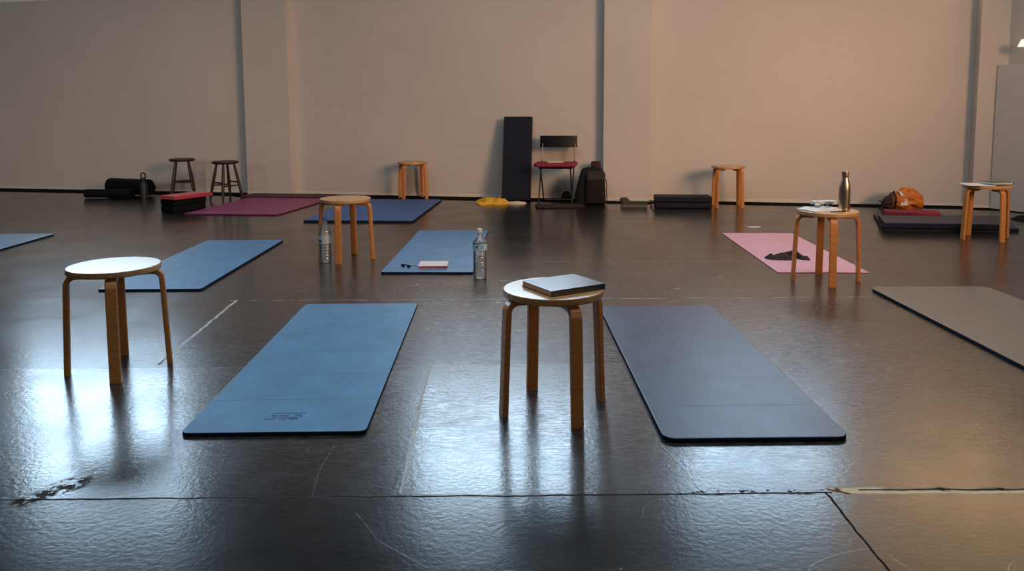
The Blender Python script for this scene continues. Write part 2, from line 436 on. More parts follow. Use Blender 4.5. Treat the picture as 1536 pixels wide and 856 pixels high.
    scuff = t.math('MULTIPLY', sf, t.mr(mid, 0, 1, 0.06, 1.0))
    dots = t.math('MULTIPLY', t.mr(t.n('ShaderNodeTexVoronoi', {'Vector': co, 'Scale': 5.0}).outputs['Distance'], 0.012, 0.022, 1.0, 0.0), 1.0)
    base = t.mix(t.noise(co, 1.3, 3), C(0.009, 0.0085, 0.008), C(0.017, 0.016, 0.0155))
    base = t.mix(t.math('MULTIPLY', scuff, 0.8), base, C(0.11, 0.11, 0.115))
    base = t.mix(t.math('MULTIPLY', hairs, 0.35), base, C(0.20, 0.20, 0.20))
    base = t.mix(t.math('MULTIPLY', sc, t.mr(gate2, 0, 1, 0.1, 0.45)), base, C(0.2, 0.2, 0.2))
    base = t.mix(t.math('MULTIPLY', dots, 0.7), base, C(0.30, 0.29, 0.27))
    base = t.mix(t.math('MULTIPLY', light, 0.9), base, C(0.75, 0.72, 0.64))
    base = t.mix(t.math('MULTIPLY', light2, 0.6), base, C(0.28, 0.27, 0.26))
    base = t.mix(t.math('MULTIPLY', peel, 0.9), base, C(0.035, 0.03, 0.024))
    base = t.mix(t.math('MULTIPLY', peel2, 0.5), base, C(0.2, 0.2, 0.2))
    base = t.mix(bare, base, C(0.85, 0.62, 0.38))
    base = t.mix(t.math('MAXIMUM', dark, baredark), base, C(0.002, 0.002, 0.002))
    clean = mx(t.math('MULTIPLY', rect(-0.36, 1.2, 2.245, 3.43), t.mr(X, 0.25, 0.8, 1.0, 0.0, True)), t.math('MULTIPLY', rect(-3.6, -0.37, 2.225, 3.40), t.mr(X, -1.5, -0.8, 1.0, 0.3, True)))
    st1 = t.mr(t.noise(t.scaled(co, (2.5, 11, 1)), 8, 6, 0.7), 0.52, 0.60)
    st2 = t.mr(t.noise(t.n('ShaderNodeMapping', {'Vector': co, 'Rotation': (0, 0, 0.7), 'Scale': (2, 13, 1)}).outputs[0], 7, 6, 0.7), 0.54, 0.62)
    streak = t.math('MULTIPLY', mx(st1, st2), t.mr(mid, 0, 1, 0.02, 1.0))
    base = t.mix(t.math('MULTIPLY', streak, 0.5), base, C(0.17, 0.17, 0.18))
    r0 = t.mr(t.noise(co, 2.4, 5, 0.6), 0.3, 0.7, 0.12, 0.22)
    r0 = t.math('SUBTRACT', r0, t.math('MULTIPLY', clean, 0.035))
    r0 = t.math('ADD', r0, t.math('MULTIPLY', scuff, 0.16))
    r0 = t.math('ADD', r0, t.math('MULTIPLY', t.math('MAXIMUM', mx(mx(light, peel), bare), mx(dark, baredark)), 0.5), clamp=True)
    hb = t.math('ADD', t.math('MULTIPLY', t.noise(co, 55, 3, 0.6), 0.5), t.math('MULTIPLY', t.noise(co, 5, 2), 0.35))
    hb = t.math('SUBTRACT', hb, t.math('MULTIPLY', dark, 1.0))
    hb = t.math('ADD', hb, t.math('MULTIPLY', mx(hairs, sc), 0.06))
    hb = t.math('ADD', hb, t.math('MULTIPLY', streak, 0.12))
    hb = t.math('ADD', hb, t.math('MULTIPLY', clean, 0.25))
    p = t.bsdf(Base_Color=base, Roughness=t.math('ADD', r0, 0.16, clamp=True), Specular_IOR_Level=t.math('ADD', 0.08, t.math('MULTIPLY', clean, 0.16)), Coat_Weight=t.mr(r0, 0.3, 0.6, 0.75, 0.0), Coat_Roughness=r0)
    nb = t.bump(hb, 0.28, 0.004)
    t.set(p.inputs['Normal'], nb); t.set(p.inputs['Coat Normal'], nb)
    return t.m
M['floor'] = floor_material()

# ------------------------------------------------------------------ camera
cam = bpy.data.cameras.new('camera'); camo = bpy.data.objects.new('camera', cam); COL.objects.link(camo)
FPX = 1180.0
cam.sensor_fit = 'HORIZONTAL'; cam.sensor_width = 36.0; cam.lens = FPX / 1536 * 36.0
cam.shift_y = -148.0 / 1536.0
cam.clip_start = 0.05
PITCH = math.atan(120 / FPX)
camo.matrix_world = Matrix.Translation((0, 0, 1.15)) @ Matrix.Rotation(PI / 2 - PITCH, 4, 'X') @ Matrix.Rotation(rad(-0.26), 4, 'Z')
scene.camera = camo

# ------------------------------------------------------------------ room shell
PHI = math.atan(-0.2)
U = Vector((math.cos(PHI), math.sin(PHI), 0)); N = Vector((math.sin(PHI), -math.cos(PHI), 0))  # along the back wall / into the room
O = Vector((0, 9.93, 0))
def WP(s, d, z): return O + U * s + N * d + Vector((0, 0, z))   # s along wall, d out of the wall, z up
TOP = 5.6
def wall_block(mb, s0, s1, d0, d1, z0, z1):
    vs = [WP(s, d, z) for z in (z0, z1) for (s, d) in ((s0, d0), (s1, d0), (s1, d1), (s0, d1))]
    mb.faces(vs, [(0, 1, 2, 3), (7, 6, 5, 4), (0, 4, 5, 1), (1, 5, 6, 2), (2, 6, 7, 3), (3, 7, 4, 0)])
WINS = [(-7.65, -4.85), (-1.45, 0.95), (2.15, 4.05)]
WZ0, WZ1 = 2.66, 4.85
mb = MB()
wall_block(mb, -11.5, 5.62, -0.35, 0.0, 0, WZ0)
wall_block(mb, -11.5, 5.62, -0.35, 0.0, WZ1, TOP)
prev = -11.5
for a, b in WINS + [(5.62, 5.62)]:
    wall_block(mb, prev, a, -0.35, 0.0, WZ0, WZ1); prev = b
for a, b in ((-3.58, -2.95), (1.165, 1.711), (5.28, 5.57)):
    wall_block(mb, a, b, 0.0, 0.15, 0, TOP)
tag(mb.build('wall_back', M['wall']), kind='structure')
mb = MB()
for a, b in ((-11.5, -3.58), (-2.95, 1.165), (1.711, 5.28)): wall_block(mb, a, b, 0.0, 0.012, 0.004, 0.032)
for a, b in ((-3.58, -2.95), (1.165, 1.711), (5.28, 5.57)): wall_block(mb, a, b, 0.15, 0.162, 0.004, 0.032)
tag(mb.build('baseboard_back', m_simple('baseboard_cream', (0.74, 0.66, 0.57), 0.6, 0.06)), kind='structure')
mb = MB()
def strip(s0, s1, d0, d1):
    mb.faces([WP(s0, d0, 0.003), WP(s1, d0, 0.003), WP(s1, d1, 0.003), WP(s0, d1, 0.003)], [(0, 1, 2, 3)])
strip(-11.5, -3.62, 0, 0.40); strip(-3.62, -2.9, 0.15, 0.46); strip(-2.9, 1.12, 0, 0.38); strip(1.12, 1.76, 0.15, 0.42); strip(1.76, 5.24, 0, 0.30); strip(5.24, 5.6, 0.15, 0.36)
tag(mb.build('trim_1', M['black_edge']), kind='structure')
# windows high in the back wall
for i, (a, b) in enumerate(WINS):
    fr = MB(); t_ = 0.07
    wall_block(fr, a, b, -0.22, -0.12, WZ0, WZ0 + t_); wall_block(fr, a, b, -0.22, -0.12, WZ1 - t_, WZ1)
    wall_block(fr, a, a + t_, -0.22, -0.12, WZ0, WZ1); wall_block(fr, b - t_, b, -0.22, -0.12, WZ0, WZ1)
    nb = 3
    for k in range(1, nb):
        s = a + (b - a) * k / nb; wall_block(fr, s - 0.02, s + 0.02, -0.2, -0.14, WZ0, WZ1)
    wall_block(fr, a, b, -0.2, -0.14, WZ0 + 1.05, WZ0 + 1.09)
    w = tag(fr.build('window_%d' % (i + 1), M['window_paint']), kind='structure')
    gl = MB(); gl.faces([WP(a + 0.03, -0.17, WZ0 + 0.03), WP(b - 0.03, -0.17, WZ0 + 0.03), WP(b - 0.03, -0.17, WZ1 - 0.03), WP(a + 0.03, -0.17, WZ1 - 0.03)], [(0, 1, 2, 3)])
    gl.build('window_pane', M['pane'], w)
    la = bpy.data.lights.new('window_portal', 'AREA'); la.shape = 'RECTANGLE'; la.size = b - a; la.size_y = WZ1 - WZ0
    la.cycles.is_portal = True
    lo = bpy.data.objects.new('window_portal', la); COL.objects.link(lo)
    lo.matrix_world = Matrix((( U.x, 0, -N.x, 0), (U.y, 0, -N.y, 0), (0, 1, 0, 0), (0, 0, 0, 1)))
    lo.location = WP((a + b) / 2, -0.3, (WZ0 + WZ1) / 2)
# right wall running towards the camera, side and rear walls, ceiling, floor
RW0 = WP(5.57, 0.15, 0); RD = Vector((0.40, -0.9165, 0)); RN = Vector((-0.9165, -0.40, 0))
def RP(s, d, z): return RW0 + RD * s + RN * d + Vector((0, 0, z))
def quad_wall(name, pts, mat):
    m_ = MB(); m_.faces(pts, [(0, 1, 2, 3)]); return tag(m_.build(name, mat), kind='structure')
mb = MB()
vs = [RP(s, d, z) for z in (0, TOP) for (s, d) in ((-0.4, 0), (15.5, 0), (15.5, -0.2), (-0.4, -0.2))]
mb.faces(vs, [(3, 2, 1, 0), (4, 5, 6, 7), (1, 5, 4, 0), (2, 6, 5, 1), (3, 7, 6, 2), (0, 4, 7, 3)])
tag(mb.build('wall_right', M['wall']), kind='structure')
rend = RP(15.5, 0, 0); lbk = WP(-11.0, 0, 0)
quad_wall('wall_left', [(lbk.x, lbk.y + 0.3, 0), (-9.5, -6, 0), (-9.5, -6, TOP), (lbk.x, lbk.y + 0.3, TOP)], M['side_wall'])
quad_wall('wall_front', [(-9.5, -6, 0), (rend.x + 1, -6, 0), (rend.x + 1, -6, TOP), (-9.5, -6, TOP)], M['side_wall'])
quad_wall('ceiling', [(-12.5, -6.2, TOP), (13, -6.2, TOP), (13, 13, TOP), (-12.5, 13, TOP)], M['ceiling'])
quad_wall('floor', [(-12.5, -6.2, 0), (13, -6.2, 0), (13, 12.6, 0), (-12.5, 12.6, 0)], M['floor'])
mb = MB()
mb.faces([RP(0, 0.0, 0.003), RP(7, 0.0, 0.003), RP(7, 0.20, 0.003), RP(0, 0.20, 0.003)], [(0, 1, 2, 3)])
tag(mb.build('trim_2', M['black_edge']), kind='structure')
# low grey panel against the right wall
t = thing('wall_panel', 'low grey painted panel standing along the right wall beside the last pilaster', 'panel', WP(5.475, 0.152, 0) + RD * 1.355 + RN * 0.011, math.atan2(RD.y, RD.x))
mb = MB(); mb.box((0, 0, 0.80), (2.7, 0.02, 1.56), 0.002); mb.build('board', M['panel'], t)
mb = MB(); mb.box((0, 0, 0.012), (2.7, 0.024, 0.02), 0.002); mb.build('foot_rail', m_simple('cream_rail', (0.7, 0.62, 0.54), 0.6, 0.05), t)

# ------------------------------------------------------------------ round bentwood stools
def stool_proto(loc, rz, label, group):
    t = thing('round_stool', label, 'stool', loc, rz, group)
    mb = MB()
    mb.lathe([(0.0, 0.424), (0.182, 0.424), (0.1875, 0.4255), (0.19, 0.429), (0.19, 0.446), (0.1885, 0.449), (0.185, 0.450), (0.0, 0.450)], 64)
    mb.build('seat', M['birch_seat'], t, smooth=40, zs=1.04)
    for k in range(4):
        a = PI / 2 * k; d = Vector((math.cos(a), math.sin(a), 0)); sd = Vector((-math.sin(a), math.cos(a), 0))
        pts = [d * 0.085 + Vector((0, 0, 0.4125)), d * 0.12 + Vector((0, 0, 0.4125)), d * 0.148 + Vector((0, 0, 0.4125))]
        R = 0.040; cx, cz = 0.150, 0.3725
        for q in range(1, 8):
            b = PI / 2 - q / 8 * (PI / 2 - rad(3))
            pts.append(d * (cx + R * math.cos(b)) + Vector((0, 0, cz + R * math.sin(b))))
        x1, z1 = cx + R * math.cos(rad(3)), cz + R * math.sin(rad(3))
        for q in range(1, 7):
            f = q / 6; pts.append(d * (x1 + (0.205 - x1) * f) + Vector((0, 0, z1 * (1 - f))))
        mb = MB(); mb.ribbon(pts, sd, 0.046, 0.023); mb.build('leg', M['birch'], t, zs=1.04)
    return t
G1 = 'round bentwood stools around the room'
proto = stool_proto((0.155, 2.925, 0), rad(22), 'round wooden stool in the middle foreground with a dark book on its seat', G1)
for (x, y, a, lab) in (
        (-1.75, 3.405, 22, 'round wooden stool at the left front with an empty pale shining seat'),
        (-1.265, 5.925, 85, 'round wooden stool with a blue-capped water bottle beside its legs'),
        (2.067, 5.11, 80, 'round wooden stool carrying a steel bottle and glasses beside the pink mat'),
        (-1.25, 9.885, 62, 'round wooden stool against the back wall behind the far blue mat'),
        (2.475, 8.975, 38, 'round wooden stool against the back wall right of the folded navy mat'),
        (4.08, 6.715, 7, 'round wooden stool with papers and a green book near the right wall')):
    dup(proto, (x, y, 0), rad(a), lab, G1)

# ------------------------------------------------------------------ dark turned stools with rungs
def turned_stool(loc, rz, label, h=0.49, foot=0.20):
    t = thing('wooden_stool', label, 'stool', loc, rz, 'dark turned wooden stools')
    mb = MB(); mb.lathe([(0, h - 0.036), (0.14, h - 0.036), (0.156, h - 0.028), (0.163, h - 0.016), (0.158, h - 0.004), (0.145, h), (0.06, h - 0.004), (0, h - 0.005)], 48)
    mb.build('seat', M['dark_wood'], t, smooth=50)
    tops, feet = [], []
    for k in range(4):
        a = rad(45 + 90 * k); d = Vector((math.cos(a), math.sin(a), 0))
        p0 = d * 0.105 + Vector((0, 0, h - 0.03)); p1 = d * foot
        tops.append(p0); feet.append(p1)
        pts = [p0.lerp(p1, f) for f in (0, 0.15, 0.35, 0.55, 0.75, 0.9, 1.0)]
        mb = MB(); mb.tube(pts, [0.013, 0.016, 0.019, 0.0195, 0.018, 0.015, 0.012], 12); mb.build('leg', M['dark_wood'], t)
    for k in range(4):
        j = (k + 1) % 4; f = 0.52 if k % 2 else 0.60
        a = tops[k].lerp(feet[k], f); b = tops[j].lerp(feet[j], f)
        mb = MB(); mb.tube([a.lerp(b, q) for q in (0, 0.25, 0.5, 0.75, 1)], [0.008, 0.010, 0.011, 0.010, 0.008], 10); mb.build('rung', M['dark_wood'], t)
    return t
ts = turned_stool((-4.36, 10.38, 0), rad(20), 'dark turned wooden stool behind the red folded blanket')
dup(ts, (-3.60, 9.86, 0), rad(52), 'dark turned wooden stool between the red blanket and the left pilaster', 'dark turned wooden stools')

# ------------------------------------------------------------------ exercise mats on the floor
def mat_slab(label, mat, x, y, w, l, th, rz, r=0.03, bev=0.005, name='exercise_mat', cat='mat', group='exercise mats laid out on the floor', z=0.0):
    mb = MB(); mb.prism(rrect(w, l, r), 0.0, th, bev, 2)
    o = mb.build(name, mat, None, (x, y, z), (0, 0, rz), edge=M['pink_edge_shade'] if mat is M['pink_mat'] else M['mat_edge_shade'])
    return tag(o, label, cat, group)
mat1 = thing('exercise_mat', 'long blue folding mat in the left foreground with a printed mark at its near end', 'mat', (-0.862, 3.58, 0), rad(1.0), 'exercise mats laid out on the floor')
mb = MB(); mb.prism(rrect(0.652, 1.82, 0.028), 0.0, 0.015, 0.004, 2); mb.build('pad', M['blue_mat'], mat1, edge=M['mat_edge_shade'])
mb = MB()
for (cx, cy, w, l) in ((0.012, -0.742, 0.128, 0.006), (-0.035, -0.764, 0.022, 0.012), (0.0, -0.764, 0.034, 0.010), (0.052, -0.762, 0.026, 0.012), (0.018, -0.783, 0.075, 0.009), (-0.045, -0.796, 0.036, 0.008), (0.005, -0.801, 0.030, 0.007), (0.042, -0.797, 0.032, 0.009), (-0.028, -0.782, 0.012, 0.010), (0.066, -0.773, 0.008, 0.02)):
    mb.box((cx, cy, 0.0152), (w, l, 0.0008))
tag(mb.build('printed_mark', M['print_blue'], mat1), 'dark blue printed mark')
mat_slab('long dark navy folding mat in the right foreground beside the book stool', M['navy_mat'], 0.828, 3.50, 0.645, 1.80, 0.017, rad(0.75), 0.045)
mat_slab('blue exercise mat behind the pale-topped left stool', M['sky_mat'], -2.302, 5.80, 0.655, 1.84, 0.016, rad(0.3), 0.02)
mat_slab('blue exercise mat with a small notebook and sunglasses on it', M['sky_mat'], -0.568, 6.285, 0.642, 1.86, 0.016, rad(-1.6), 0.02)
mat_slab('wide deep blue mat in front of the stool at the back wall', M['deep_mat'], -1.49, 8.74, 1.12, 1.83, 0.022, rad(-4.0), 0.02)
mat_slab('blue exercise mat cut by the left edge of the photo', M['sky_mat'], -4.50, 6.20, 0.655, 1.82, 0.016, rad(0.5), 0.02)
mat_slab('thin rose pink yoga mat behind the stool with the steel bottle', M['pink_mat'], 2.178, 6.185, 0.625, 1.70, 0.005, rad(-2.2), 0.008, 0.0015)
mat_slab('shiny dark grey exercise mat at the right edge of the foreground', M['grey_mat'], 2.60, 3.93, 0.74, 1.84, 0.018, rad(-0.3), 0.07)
# magenta mat (far corner trimmed by perspective only) and the dark purple one behind it
mb = MB(); mb.prism([(-3.56, 8.47), (-2.545, 8.36), (-2.50, 8.43), (-2.27, 9.80), (-3.365, 9.965)], 0.0, 0.014, 0.003)
tag(mb.build('yoga_mat', M['magenta_mat'], edge=M['magenta_edge_shade']), 'magenta yoga mat spread before the left pilaster', 'mat', 'exercise mats laid out on the floor')
mb = MB(); mb.prism([(-3.50, 10.06), (-3.38, 9.985), (-2.25, 9.84), (-2.17, 9.97), (-2.80, 10.25), (-3.42, 10.36)], 0.004, 0.030, 0.006)
tag(mb.build('yoga_mat', M['purple_mat']), 'dark purple mat lying between the magenta mat and the left pilaster', 'mat', 'exercise mats laid out on the floor')

# navy foam mat standing on end against the wall
t = thing('folded_mat', 'dark navy foam mat standing upright against the back wall left of the folding chair', 'mat', (0.045, 9.50, 0), PHI * 0.6)
mb = MB(); lean = Matrix.Rotation(rad(-15), 4, 'X')
mm = Matrix.Rotation(rad(-15.5), 4, 'X')
for k in range(2):
    mb.box(mm @ Vector((0, 0.022 + k * 0.044, 0.535)), (0.352, 0.043, 1.05), 0.008, m=mm)
mb.build('foam_panels', M['navy_vinyl'], t, loc=(0, 0, 0.010))

# folded navy mat by the wall
t = tag(MB().box((0, 0, 0.034), (0.63, 0.26, 0.066), 0.014).box((0, 0.002, 0.101), (0.635, 0.255, 0.066), 0.014).build('folded_mat', M['navy_vinyl'], None, (1.945, 8.92, 0), (0, 0, PHI * 0.5)),
        'thick navy mat folded into a low block on the floor by the back wall', 'mat')

# thick navy mats on the right
mb = MB(); mb.prism([(3.74, 8.07), (3.44, 7.25), (4.60, 7.06), (4.95, 7.85)], 0.0, 0.032, 0.008)
tag(mb.build('thick_mat', M['navy_top'], edge=M['mat_edge_shade']), 'lower dark navy mat under the thick one by the right wall', 'mat', 'thick navy mats on the right')
mb = MB(); mb.prism([(3.388, 7.09), (4.43, 6.95), (4.60, 7.42), (3.57, 7.60)], 0.034, 0.086, 0.012)
mb2 = MB(); mb2.prism([(3.40, 7.10), (4.42, 6.96), (4.435, 7.04), (3.415, 7.19)], 0.0, 0.03, 0.006)
o = thing('thick_mat', 'thick navy folded mat behind the legs of the rightmost stool', 'mat', (0, 0, 0), 0, 'thick navy mats on the right')
a_ = mb.build('upper_layer', M['navy_top'], o, edge=M['mat_edge_shade']); b_ = mb2.build('lower_fold', M['navy_vinyl'], o)

# rolled black mats on the left
def roll_mesh(length, r, turns=4.0, th=0.012):
    mb = MB(); n = 22 * int(turns); outer, inner = [], []
    for i in range(n + 1):
        f = i / n; a = f * turns * 2 * PI; rr = 0.02 + (r - 0.02) * f
        outer.append((rr * math.cos(a), rr * math.sin(a))); inner.append(((rr - th) * math.cos(a), (rr - th) * math.sin(a)))
    sec = outer + inner[::-1]
    L = len(sec); m = n + 1
    vs = [(-length / 2, y, z) for (y, z) in sec] + [(length / 2, y, z) for (y, z) in sec]
    fs = [(i, (i + 1) % L, L + (i + 1) % L, L + i) for i in range(L)]
    for i in range(n):
        fs.append((i, i + 1, L - 2 - i, L - 1 - i)); fs.append((L + i, L + L - 1 - i, L + L - 2 - i, L + i + 1))
    mb.faces(vs, fs); return mb
t = thing('rolled_mat', 'fat black rolled mat lying against the left part of the back wall', 'mat', (-5.10, 10.45, 0.121), rad(-20))
roll_mesh(0.66, 0.118).build('mat_roll', M['black_foam'], t)
t = thing('rolled_mat', 'thin black rolled mat lying in front of the fat black roll', 'mat', (-5.20, 10.10, 0.064), rad(-2))
roll_mesh(0.62, 0.062, 3).build('mat_roll', M['black_foam'], t)
t = thing('water_bottle', 'black water bottle with a loop lid by the rolled black mats', 'bottle', (-4.73, 10.05, 0), 0)
mb = MB(); mb.lathe([(0, 0), (0.042, 0), (0.046, 0.006), (0.046, 0.17), (0.040, 0.195), (0.025, 0.215), (0.025, 0.225), (0, 0.225)], 32); mb.build('bottle_body', m_simple('slate_bottle', (0.016, 0.02, 0.025), 0.4, 0.1), t)
mb = MB(); mb.lathe([(0, 0.225), (0.029, 0.225), (0.030, 0.23), (0.030, 0.262), (0.026, 0.268), (0, 0.268)], 32)
mb.tube([(-0.028, 0, 0.262), (-0.029, 0, 0.30), (-0.021, 0, 0.322), (0, 0, 0.327), (0.021, 0, 0.322), (0.029, 0, 0.30), (0.028, 0, 0.262)], 0.009, 8); mb.build('loop_lid', M['black_plastic'], t)

# red blanket on black block
RZ = rad(27)
t = tag(MB().box((0, 0, 0.0375), (0.215, 0.44, 0.073), 0.012).box((0.004, 0, 0.1115), (0.225, 0.45, 0.071), 0.016).build('foam_block', M['black_foam'], None, (-3.725, 8.86, 0), (0, 0, rad(-28))),
        'black foam cushion stack under the red folded blanket', 'cushion')
mb = MB(); mb.box((0, 0, 0.009), (0.26, 0.53, 0.02), 0.009).box((0.004, -0.004, 0.030), (0.245, 0.51, 0.02), 0.009)
tag(mb.build('folded_blanket', M['red_cloth'], None, (-3.69, 8.86, 0.148), (0, 0, rad(-28))), 'bright red folded blanket on the black foam cushions', 'blanket')

# ------------------------------------------------------------------ folding chair with cushion
t = thing('folding_chair', 'black folding chair with thin steel legs standing against the back wall', 'chair', (0.535, 9.39, 0), PHI * 0.75)
HW = 0.198
mb = MB()
rows = []
for k in range(13):
    f = k / 12 * 2 - 1; x = f * 0.228; yb = 0.225 - 0.03 * (1 - f * f) + 0.03
    rows.append((x, yb))
ring = []
for (x, y) in rows:
    ring.append([(x, y - 0.008, 0.655), (x, y + 0.008, 0.655), (x, y + 0.022, 0.795), (x, y + 0.006, 0.795)])
mb.loft(ring); mb.build('backrest', M['black_plastic'], t)
mb = MB(); mb.box((0, -0.005, 0.432), (0.40, 0.37, 0.022), 0.01); mb.build('seat', M['black_plastic'], t)
for s in (-1, 1):
    mb = MB(); mb.tube([(s * HW, 0.235, 0.70), (s * HW, 0.19, 0.50), (s * HW, 0.10, 0.40), (s * HW, -0.06, 0.18), (s * HW, -0.175, 0.025), (s * HW, -0.205, 0.009), (s * (HW - 0.03), -0.215, 0.009)], 0.0085, 10)
    mb.build('front_leg', M['chair_metal'], t)
    mb = MB(); mb.tube([(s * (HW - 0.022), -0.17, 0.425), (s * (HW - 0.022), 0.0, 0.24), (s * (HW - 0.022), 0.20, 0.012)], 0.0085, 10)
    mb.build('rear_leg', M['chair_metal'], t)
mb = MB(); mb.tube([(-(HW - 0.022), 0.20, 0.014), (HW - 0.022, 0.20, 0.014)], 0.008, 10); mb.build('floor_bar', M['chair_metal'], t)
mb = MB(); mb.tube([(-(HW - 0.03), -0.215, 0.009), (HW - 0.03, -0.215, 0.009)], 0.008, 10); mb.build('floor_bar', M['chair_metal'], t)
mb = MB(); mb.prism(rrect(0.50, 0.42, 0.06), 0.0, 0.042, 0.017, 4)
tag(mb.build('seat_cushion', M['crimson'], None, (0.525, 9.365, 0.444), (0, 0, PHI * 0.75)), 'flat crimson cushion on the folding chair seat', 'cushion')
t = thing('book', 'dark open booklet lying on the crimson chair cushion', 'book', (0.505, 9.345, 0.4865), rad(12))
mb = MB(); mb.box((0, 0, 0.004), (0.21, 0.15, 0.007), 0.002); mb.build('cover', M['book_black'], t)
mb = MB(); mb.box((0.004, -0.004, 0.0105), (0.19, 0.135, 0.005), 0.001); mb.build('pages', M['paper_warm'], t)
mb = MB(); mb.prism(rrect(0.55, 0.24, 0.03), 0.001, 0.024, 0.006)
tag(mb.build('folded_cloth', M['brown_cloth'], None, (0.545, 8.99, 0), (0, 0, rad(3))), 'dark brown folded cloth on the floor before the folding chair', 'cloth')
# round grey pouch below the chair
mb = MB(); mb.heap(blob([(0.60, 9.68), (0.65, 9.625), (0.72, 9.63), (0.75, 9.68), (0.71, 9.74), (0.63, 9.74)], 36), 0.15, 0.0, 12, 0.18, 14, 3)
tag(mb.build('drawstring_pouch', M['pack_light']), 'small round grey pouch between the chair legs and the backpack', 'bag')

# ------------------------------------------------------------------ backpack + maroon bag
t = thing('backpack', 'charcoal backpack standing against the middle pilaster beside the chair', 'bag', (0.932, 9.235, 0), PHI * 0.6)
def sup(cx, cy, z, rx, ry, n=4.0, k=36, tilt=0.0):
    out = []
    for i in range(k):
        a = 2 * PI * i / k; c, s = math.cos(a), math.sin(a)
        out.append((cx + rx * math.copysign(abs(c) ** (2 / n), c), cy + ry * math.copysign(abs(s) ** (2 / n), s), z + tilt * s))
    return out
mb = MB()
mb.loft([sup(-0.01, 0.02, 0.0, 0.165, 0.095), sup(-0.01, 0.02, 0.012, 0.178, 0.108), sup(-0.01, 0.025, 0.10, 0.180, 0.112), sup(0.0, 0.035, 0.22, 0.165, 0.107), sup(0.008, 0.045, 0.32, 0.148, 0.098), sup(0.012, 0.052, 0.38, 0.136, 0.085), sup(0.012, 0.058, 0.415, 0.118, 0.066), sup(0.012, 0.06, 0.43, 0.08, 0.04)])
mb.build('bag_body', M['pack_fabric'], t, smooth=60)
mb = MB()
mb.loft([sup(0.055, -0.085, 0.02, 0.105, 0.035), sup(0.055, -0.092, 0.035, 0.116, 0.045), sup(0.055, -0.088, 0.22, 0.113, 0.045), sup(0.055, -0.075, 0.30, 0.108, 0.045), sup(0.055, -0.06, 0.315, 0.09, 0.03)])
mb.build('front_pocket', m_simple('dark_brown_nylon_pocket', (0.014, 0.0095, 0.0085), 0.8, 0.2, 12, 0.3, 180, spec=0.2), t, smooth=60)
mb = MB()
mb.loft([sup(0.058, -0.062, 0.318, 0.108, 0.05, tilt=0.02), sup(0.058, -0.055, 0.345, 0.112, 0.055, tilt=0.02), sup(0.055, -0.03, 0.385, 0.100, 0.05, tilt=0.02), sup(0.05, -0.01, 0.40, 0.07, 0.03, tilt=0.01)])
mb.build('top_pocket', M['pack_light'], t, smooth=60)
mb = MB(); mb.ribbon([(-0.05, 0.05, 0.42), (-0.03, 0.04, 0.447), (0.02, 0.035, 0.452), (0.06, 0.04, 0.44), (0.075, 0.05, 0.41)], (0, 1, 0), 0.03, 0.008, 0.002); mb.build('carry_handle', M['black_foam'], t)
for s in (-1, 1):
    mb = MB(); mb.ribbon([(0.012 + s * 0.10, 0.12, 0.36), (0.012 + s * 0.125, 0.15, 0.25), (0.012 + s * 0.13, 0.145, 0.14), (0.012 + s * 0.14, 0.12, 0.05)], (1, 0, 0), 0.05, 0.012, 0.003); mb.build('shoulder_strap', M['black_foam'], t)
mb = MB(); mb.tube([(0.168, -0.06, 0.31), (0.185, -0.07, 0.24), (0.180, -0.075, 0.17), (0.188, -0.08, 0.09), (0.182, -0.085, 0.02)], 0.006, 8); mb.build('side_cord', M['brown_cloth'], t)
t = thing('tote_bag', 'dark maroon bag partly hidden behind the charcoal backpack', 'bag', (1.02, 9.55, 0), PHI)
mb = MB(); mb.loft([sup(0, 0, 0.0, 0.055, 0.06), sup(0, 0, 0.02, 0.065, 0.07), sup(0, 0, 0.40, 0.060, 0.06), sup(0, 0, 0.478, 0.056, 0.05), sup(0, 0, 0.486, 0.045, 0.04)]); mb.build('bag_body', M['maroon'], t, smooth=60)

# ------------------------------------------------------------------ folded blankets with paper
def folded(label, x, y, z, w, l, th, rz, mat, name='folded_blanket', n=2, group=None):
    mb = MB(); h = th / n
    for k in range(n):
        mb.box((0.004 * (k % 2), -0.003 * k, h * (k + 0.5)), (w - 0.006 * k, l - 0.01 * k, h * 0.98), h * 0.42, seg=3)
    # rounded fold edge
    return tag(mb.build(name, mat, None, (x, y, z), (0, 0, rz)), label, 'blanket', group)
folded('pale grey folded blanket, bottom of the small pile by the middle pilaster', 1.42, 9.09, 0.0, 0.29, 0.40, 0.034, rad(-8), M['grey_cloth'], group='folded blankets by the middle pilaster')
folded('grey olive folded blanket on top of the pale grey one by the middle pilaster', 1.415, 9.10, 0.035, 0.30, 0.41, 0.036, rad(-5), M['olive_cloth'], group='folded blankets by the middle pilaster')
mb = MB()
mb.loft([[(-0.10, -0.14, 0.0), (0.11, -0.15, 0.0), (0.11, -0.15, 0.0015), (-0.10, -0.14, 0.0015)], [(-0.12, 0.02, 0.004), (0.10, 0.0, 0.002), (0.10, 0.0, 0.0035), (-0.12, 0.02, 0.0055)], [(-0.13, 0.14, 0.012), (0.09, 0.13, 0.006), (0.09, 0.13, 0.0075), (-0.13, 0.14, 0.0135)]])
tag(mb.build('paper_sheet', M['paper_warm'], None, (1.47, 9.08, 0.0725), (0, 0, rad(-6))), 'cream paper sheet on top of the grey olive blanket', 'paper')
mb = MB(); mb.heap(blob([(1.575, 8.84), (1.60, 8.82), (1.622, 8.87), (1.62, 8.93), (1.585, 8.95)], 30), 0.055, 0.0, 8, 0.4, 25, 9)
tag(mb.build('crumpled_scarf', M['grey_cloth']), 'crumpled grey scarf between the blankets and the folded navy mat', 'scarf')

